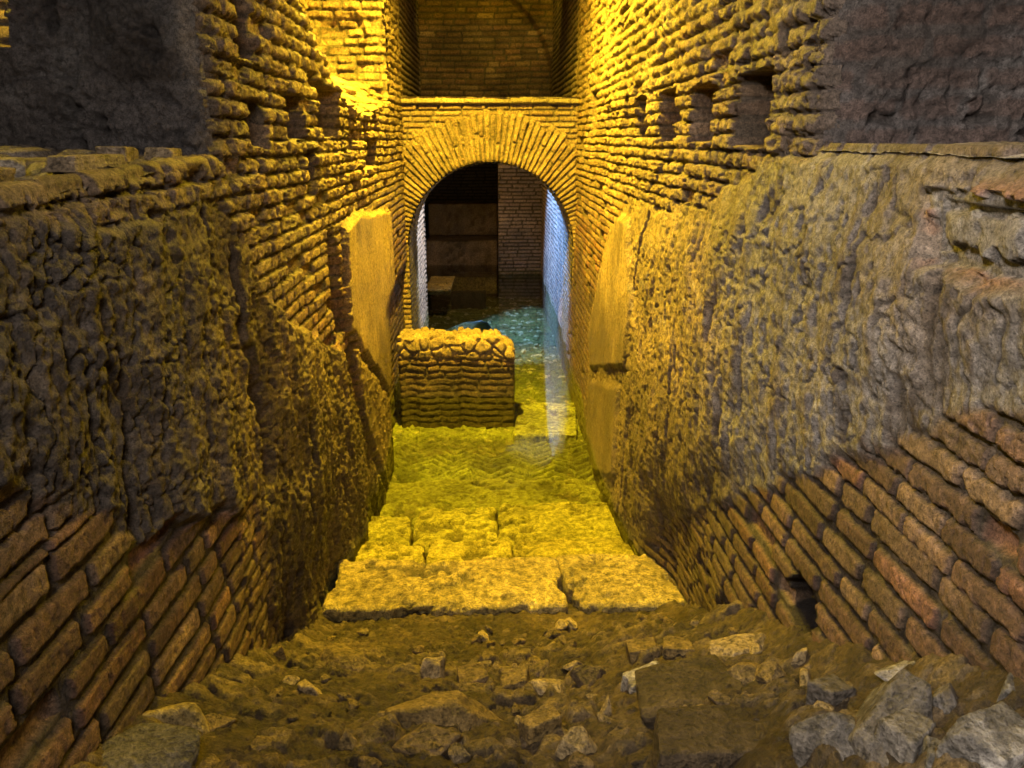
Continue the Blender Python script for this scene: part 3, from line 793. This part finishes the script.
# things in the water beyond the arch
tag(slab('flat_stone', -0.95, -0.57, 10.9, 12.0, -0.06, 0.02, 40, (0.40, 0.33, 0.12), 0.02, 0.01, skew=(0.02, 0)), 'flat yellowish slab lying level with the water at the far left end beyond the arch', 'flat stone')
tag(slab('back_ledge', -1.1, 0.12, 13.2, 14.45, -0.4, 0.42, 41, (0.20, 0.15, 0.09), 0.03, 0.02, mat=M_WALL), 'lower brown masonry bench in the dark recess beyond the arch', 'masonry bench')
tag(slab('back_ledge', -1.1, 0.12, 13.85, 14.48, 0.43, 0.98, 42, (0.20, 0.15, 0.09), 0.03, 0.02, mat=M_WALL), 'upper masonry bench in the dark recess, above and behind the lower one', 'masonry bench')
tag(slab('threshold_stone', -0.62, 0.10, 12.15, 12.65, -0.3, -0.02, 43, (0.36, 0.30, 0.10), 0.025, 0.02), 'long yellowish sill stone at the water line below the dark recess', 'sill stone')
tag(slab('sunken_beam', -0.60, -0.08, 11.3, 11.4, -0.36, -0.09, 44, (0.04, 0.035, 0.02), 0.02, 0.01), 'dark beam lying under the water beyond the arch', 'beam')
tag(slab('sunken_slab', 0.2, 0.72, 5.75, 6.55, -0.34, -0.20, 46, (0.34, 0.34, 0.12), 0.012, 0.014, skew=(0.1, 0)), 'pale sunken slab in the water to the right of the low brick wall', 'sunken slab')

# ------------------------------------------------------------------ loose rocks
def ico(n):
    import bmesh
    bm = bmesh.new(); bmesh.ops.create_icosphere(bm, subdivisions=n, radius=1)
    v = np.array([x.co[:] for x in bm.verts]); f = np.array([[w.index for w in q.verts] for q in bm.faces]); bm.free()
    return v / np.linalg.norm(v, axis=1, keepdims=True), f
ICO = {k: ico(k) for k in (3, 4, 5, 6)}
def rock(name, loc, size, seed, color, rot=(0, 0, 0), sub=5, planes=16, sharp=26.0, boxy=0.0, sink=0.3, mat=None, blotch=None):
    v, f = ICO[sub]; rs = np.random.RandomState(seed)
    pn = rs.normal(size=(planes, 3)); pn /= np.linalg.norm(pn, axis=1, keepdims=True)
    ph = rs.uniform(0.72, 1.05, planes)
    if boxy:
        bx = np.array([[1, 0, 0], [-1, 0, 0], [0, 1, 0], [0, -1, 0], [0, 0, 1], [0, 0, -1.]]) + rs.normal(scale=0.10, size=(6, 3))
        bx /= np.linalg.norm(bx, axis=1, keepdims=True)
        pn = np.concatenate([bx, pn[:4]]); ph = np.concatenate([np.full(6, 0.72), ph[:4] * 0 + 1.05])
    dots = v @ pn.T
    q = np.maximum(dots, 0.0) / ph                     # 1/r for each face
    inv = (q ** sharp).sum(1) ** (1 / sharp)
    r = 1 / np.maximum(inv, 0.5)
    p = v * r[:, None]
    n = fbm(p[:, 0], p[:, 1], 2.2, 4, seed, z=p[:, 2]); n2 = fbm(p[:, 0], p[:, 1], 9, 3, seed + 5, z=p[:, 2])
    p = p * (1 + 0.07 * n + 0.022 * n2)[:, None]
    p = p * (np.array(size) / 2)
    R = np.array(Matrix.Rotation(rot[2], 3, 'Z') @ Matrix.Rotation(rot[1], 3, 'Y') @ Matrix.Rotation(rot[0], 3, 'X'))
    p = p @ R.T
    low = p[:, 2].min(); hgt = p[:, 2].max() - low
    p[:, 2] -= low + sink * hgt
    col = np.broadcast_to(rgb(*color), p.shape) * (1 + 0.35 * n + 0.2 * n2)[:, None]
    if blotch is not None:
        b = sstep(0.0, 0.35, fbm(p[:, 0] * 12, p[:, 1] * 12, 1.0, 4, seed + 30, z=p[:, 2] * 12))
        col = mix(col, rgb(*blotch), b * 0.8)
    return make_mesh(name, p + np.array(loc), f, col, mat or M_STONE, origin=loc)

YE, GR, BR, PA = (0.21, 0.145, 0.05), (0.12, 0.105, 0.085), (0.07, 0.05, 0.026), (0.36, 0.27, 0.13)
G = 'loose stones in the rubble slope'
ROCKS = [  # px, py (foot), width px, height px, depth factor, colour, boxy, rot z, label
 (428, 688, 24, 27, .7, PA, 0, .2, 'pale egg-shaped upright stone left of centre on the rubble slope'),
 (639, 672, 34, 27, .9, YE, 1, .1, 'left one of two square tan blocks set side by side below the right slab'),
 (674, 670, 34, 26, .9, YE, 1, -.1, 'right one of two square tan blocks set side by side below the right slab'),
 (740, 668, 60, 15, .8, PA, 0, .0, 'long flat pale stone lying right of the two square tan blocks'),
 (682, 722, 112, 40, .75, BR, 1, .12, 'largest brown block of the slope, with a pale broken left corner'),
 (640, 706, 50, 34, .6, (0.4, .36, .28), 1, .3, 'pale jagged corner stone against the left end of the largest brown block'),
 (545, 702, 36, 14, .8, PA, 0, .1, 'thin pale stone with a dark shadow below it near the middle of the slope'),
 (535, 756, 46, 46, .7, YE, 1, .5, 'tilted squarish tan stone below the thin pale stone, lower middle'),
 (573, 766, 38, 26, .8, PA, 0, .3, 'pale pointed stone at the bottom edge, right of the tilted squarish one'),
 (598, 736, 15, 26, .8, PA, 0, .6, 'narrow upright pale stone between the tilted stone and the largest block'),
 (445, 735, 68, 34, .8, YE, 0, .2, 'broad rounded yellowish stone low on the slope, left of centre'),
 (512, 706, 32, 34, .9, YE, 1, .0, 'flat square tan stone set flush in the dirt at mid slope'),
 (705, 776, 130, 44, .7, BR, 1, -.05, 'big flat-topped brown stone cut by the bottom edge, below the largest block'),
 (742, 692, 42, 20, .8, YE, 0, .2, 'tan stone with a hollow beside it, at the right of the largest block'),
 (768, 690, 28, 16, .8, YE, 0, -.3, 'smaller tan stone just right of the hollow one'),
 (797, 682, 13, 20, .9, PA, 0, .1, 'small upright pale stone below the dark hole of the right wall'),
 (838, 684, 36, 24, .8, (.34, .27, .14), 0, .4, 'rounded ochre stone at the foot of the right wall bricks'),
 (828, 726, 42, 42, .8, GR, 1, .5, 'square grey stone with a pale top, left edge of the grey boulders'),
 (904, 692, 116, 46, .7, (.12, .1, .08), 0, .15, 'largest rounded grey boulder under the right brick wall'),
 (942, 706, 64, 28, .8, (.27, .25, .22), 0, -.1, 'light grey flattish stone in front of the largest grey boulder'),
 (896, 760, 84, 54, .8, GR, 0, .2, 'dull grey angular stone near the bottom, below the light flattish one'),
 (944, 728, 34, 24, .8, (.15, .13, .11), 0, .9, 'small grey stone wedged between the light flattish and dull angular ones'),
 (840, 775, 70, 48, .8, (.15, .135, .11), 0, .1, 'grey stone cut by the bottom edge, left of the dull angular one'),
 (905, 772, 60, 40, .8, (.19, .175, .15), 1, .6, 'dark grey stone at the very bottom between its grey neighbours'),
 (150, 780, 96, 40, .7, (.15, .135, .11), 0, -.2, 'smooth grey boulder in the bottom left corner by the left wall'),
 (178, 740, 50, 40, .7, (.33, .25, .10), 0, .2, 'yellow-stained lump at the foot of the left wall, above the smooth grey boulder'),
 (210, 728, 28, 13, .7, YE, 0, .1, 'small flat stone just right of the yellow-stained lump'),
 (275, 662, 15, 15, .9, YE, 0, .1, 'small tan stone at the foot of the left wall where the slope begins'),
 (258, 749, 22, 10, .8, YE, 0, .6, 'small flat tan stone right of the bottom left boulder'),
 (345, 752, 26, 16, .8, YE, 0, .2, 'small tan stone in the lower left rubble, right of a flat one'),
 (468, 692, 34, 20, .9, (.16, .11, .05), 1, .2, 'brown squarish stone between the egg-shaped stone and the flush square one'),
 (425, 755, 48, 26, .8, (.16, .11, .05), 0, .1, 'low brown stone under the broad rounded yellowish one'),
 (385, 745, 40, 18, .8, (.12, .085, .04), 0, .4, 'flat brown stone left of the low brown one'),
 (590, 690, 26, 14, .8, (.1, .07, .035), 0, .4, 'dull brown stone left of the pale jagged corner stone'),
 (345, 672, 46, 16, .8, (.15, .105, .045), 0, .2, 'flat brown stone on the upper left of the slope under the long slab'),
]
for i, (px, py, w_, h_, dp, c_, bx_, rz, lab) in enumerate(ROCKS):
    x, y, z = hit(px, py - h_ * 0.35)
    depth = y * CP + (EYE - z) * SP
    sx = w_ / F * depth; sz = h_ / F * depth
    bl = 1 if (c_ in (GR,) or 'grey' in lab) and 'boulder' not in lab else None
    o = rock('loose_stone', (x, y, z + 0.01), (sx * 1.15, sx * dp * 1.1, sz * 1.8), 1000 + i * 7, c_, rot=(0.1 * math.sin(i * 3), 0.12 * math.cos(i * 2), rz), boxy=bx_, sink=0.55, sharp=9.0 if 'boulder' in lab and 'rounded' in lab or 'smooth' in lab else 24.0,
             blotch=None if bl is None else (0.20, 0.185, 0.16))
    tag(o, lab, 'stone', G)
for i, (X_, Y_, sx, sy, sz, rz, c_, lab) in enumerate([
 (-0.90, 1.36, .13, .30, .045, .1, (.20, .15, .10), 'long flat brick on the left ledge at the edge of the view'),
 (-0.87, 1.75, .10, .24, .05, -.15, (.22, .17, .11), 'brown brick on the rim of the left ledge, behind the long flat one'),
 (-0.98, 1.62, .12, .12, .05, .6, (.30, .26, .2), 'pale rubble lump in the middle of the left ledge'),
 (-0.93, 2.02, .11, .17, .055, .3, (.24, .19, .13), 'rounded rubble stone on the left ledge before the brick corner'),
 (-1.15, 1.75, .16, .18, .05, .9, (.2, .17, .13), 'grey rubble stone at the back of the left ledge under the dark wall'),
 (-0.88, 2.20, .09, .14, .045, .0, (.27, .21, .13), 'small brick piece on the left ledge touching the brick corner')]):
    zz = 2.003 - 0.03 * float(sstep(2.4, 1.1, np.array([Y_]))[0])
    tag(rock('ledge_stone', (X_, Y_, zz + 0.002), (sx, sy, sz), 2500 + i, c_, rot=(0, 0.05, rz), boxy=1, sink=0.25), lab, 'stone', 'loose masonry on the left ledge')
# lime-crusted blocks in the bottom right corner
for (px, py, w_, h_, lab, s) in [(990, 800, 96, 84, 'white-crusted grey block filling the bottom right corner', 1),
                             (1012, 752, 44, 80, 'tall grey block against the right edge, behind the white-crusted corner block', 2),
                             (938, 790, 50, 34, 'low white-crusted stone at the bottom, left of the corner block', 3)]:
    x, y, z = hit(px, py - h_ * 0.3)
    depth = y * CP + (EYE - z) * SP
    tag(rock('crusted_block', (x, y, z + 0.01), (w_ / F * depth, w_ / F * depth * .8, h_ / F * depth), 2000 + s, (.17, .16, .14), rot=(.1, .1, .4 * s), boxy=1, sink=0.45, blotch=(.38, .365, .33)), lab, 'stone', G)
tag(rock('sunken_lump', (-0.40, 8.9, -0.34), (0.46, 0.4, 0.34), 77, (.03, .07, .13), sink=0.1), 'dark bluish lump under the water just behind the low brick wall', 'stone')  # lump put in for an unidentified dark blue patch in the water
# small stones scattered in the dirt
rs = random.Random(5)
protos = []
for k in range(6):
    protos.append(rock('small_stone', (0, 0, 0), (0.05, 0.04, 0.03), 3000 + k, [YE, PA, BR, (.16, .11, .05), (.14, .1, .05), (.2, .15, .08)][k], sub=4, sink=0.3))
cnt = 0
while cnt < 120:
    x, y = rs.uniform(-0.72, 0.74), rs.uniform(1.15, 2.85)
    z = ground_at(x, y)
    src = protos[cnt % 6]
    o = src if cnt < 6 else src.copy()
    if cnt >= 6: COL.objects.link(o)
    o.location = (x, y, z + 0.012)
    s = rs.uniform(0.35, 1.15)
    o.scale = (s, s * rs.uniform(.7, 1.2), s); o.rotation_euler = (rs.uniform(-.4, .4), rs.uniform(-.4, .4), rs.uniform(0, 6.28))
    tag(o, 'tiny stone chip scattered in the brown dirt of the rubble slope', 'stone chip', 'tiny stone chips in the dirt')
    cnt += 1

# ------------------------------------------------------------------ water
me = bpy.data.meshes.new('water')
me.from_pydata([(-1.3, 0, 0), (0.95, 0, 0), (0.95, 11.2, 0), (-1.3, 11.2, 0)], [], [(0, 1, 2, 3)])
me.materials.append(M_WATER)
wt = bpy.data.objects.new('water', me); wt.location = (0, 3.35, 0.0); COL.objects.link(wt)
tag(wt, 'clear still greenish water flooding the lower steps and passage', 'water', kind='stuff')

# ------------------------------------------------------------------ lights
def point(name, loc, energy, color, radius=0.06):
    l = bpy.data.lights.new(name, 'POINT'); l.energy = energy; l.color = color; l.shadow_soft_size = radius
    o = bpy.data.objects.new(name, l); o.location = loc; COL.objects.link(o); return o
def spot(name, loc, target, energy, color, angle, blend=0.6, radius=0.05):
    l = bpy.data.lights.new(name, 'SPOT'); l.energy = energy; l.color = color; l.spot_size = math.radians(angle); l.spot_blend = blend; l.shadow_soft_size = radius
    o = bpy.data.objects.new(name, l); o.location = loc
    o.rotation_euler = (Vector(target) - Vector(loc)).to_track_quat('-Z', 'Y').to_euler(); COL.objects.link(o); return o
def area(name, loc, target, energy, color, sx, sy):
    l = bpy.data.lights.new(name, 'AREA'); l.energy = energy; l.color = color; l.shape = 'RECTANGLE'; l.size = sx; l.size_y = sy
    o = bpy.data.objects.new(name, l); o.location = loc
    o.rotation_euler = (Vector(target) - Vector(loc)).to_track_quat('-Z', 'Y').to_euler(); COL.objects.link(o); return o

YEL = (1.0, 0.66, 0.03)
spot('yellow_lamp', (-0.32, 5.0, 4.1), (-0.15, 5.55, 0), 3500, YEL, 141, 1.0, 0.05)
spot('right_wall_fill', (-0.6, 4.5, 3.9), (0.8, 3.3, 2.75), 800, YEL, 64, 0.8, 0.04)  # added spot, unseen, brightens the upper right wall
spot('left_wall_fill', (0.6, 4.2, 3.9), (-0.8, 3.2, 2.6), 420, YEL, 66, 0.7, 0.04)  # weaker added spot, unseen, for the upper left wall
point('side_lamp', (-2.3, 2.75, 3.0), 90, YEL, 0.05)
spot('blue_lamp', (-0.55, 9.9, 1.7), (0.8, 9.7, 0.8), 850, (0.22, 0.46, 1.0), 104, 0.3)
spot('white_lamp', (0.6, 8.95, 1.75), (-0.8, 8.95, 0.7), 420, (0.85, 0.9, 1.0), 62, 0.4)
point('far_fill', (-0.3, 11.0, 1.2), 26, (1.0, 0.54, 0.10), 0.03)  # small fill added to lift the far pier and recess
spot('chamber_fill', (0.3, 8.6, 3.9), (-0.1, 10.6, 3.3), 75, YEL, 110, 0.9)  # added dim fill that shades the chamber back wall
spot('visitor_lamp', (-0.6, -0.2, 3.0), (0.9, 1.35, 1.9), 250, (1.0, 0.87, 0.78), 88, 1.0, 0.15)
area('room_fill', (0.1, -0.9, 3.3), (0.0, 2.2, 2.2), 54, (1.0, 0.88, 0.80), 0.7, 0.5)  # wide soft fill added behind the camera

w = bpy.data.worlds.new('underground'); bpy.context.scene.world = w; w.use_nodes = True
w.node_tree.nodes['Background'].inputs[0].default_value = (0.02, 0.018, 0.015, 1)
w.node_tree.nodes['Background'].inputs[1].default_value = 0.3

# ------------------------------------------------------------------ camera
cam = bpy.data.cameras.new('camera'); cam.sensor_width = 36; cam.lens = 36 * F / 1024; cam.clip_start = 0.02
co = bpy.data.objects.new('camera', cam); co.location = (0, 0, EYE)
co.rotation_euler = (math.pi / 2 - PITCH, 0, -math.atan(22 / F * CP)); COL.objects.link(co)
sc = bpy.context.scene; sc.camera = co
sc.view_settings.view_transform = 'Standard'; sc.view_settings.look = 'None'; sc.view_settings.gamma = 1; sc.view_settings.exposure = 0.0
sc.view_settings.use_curve_mapping = False
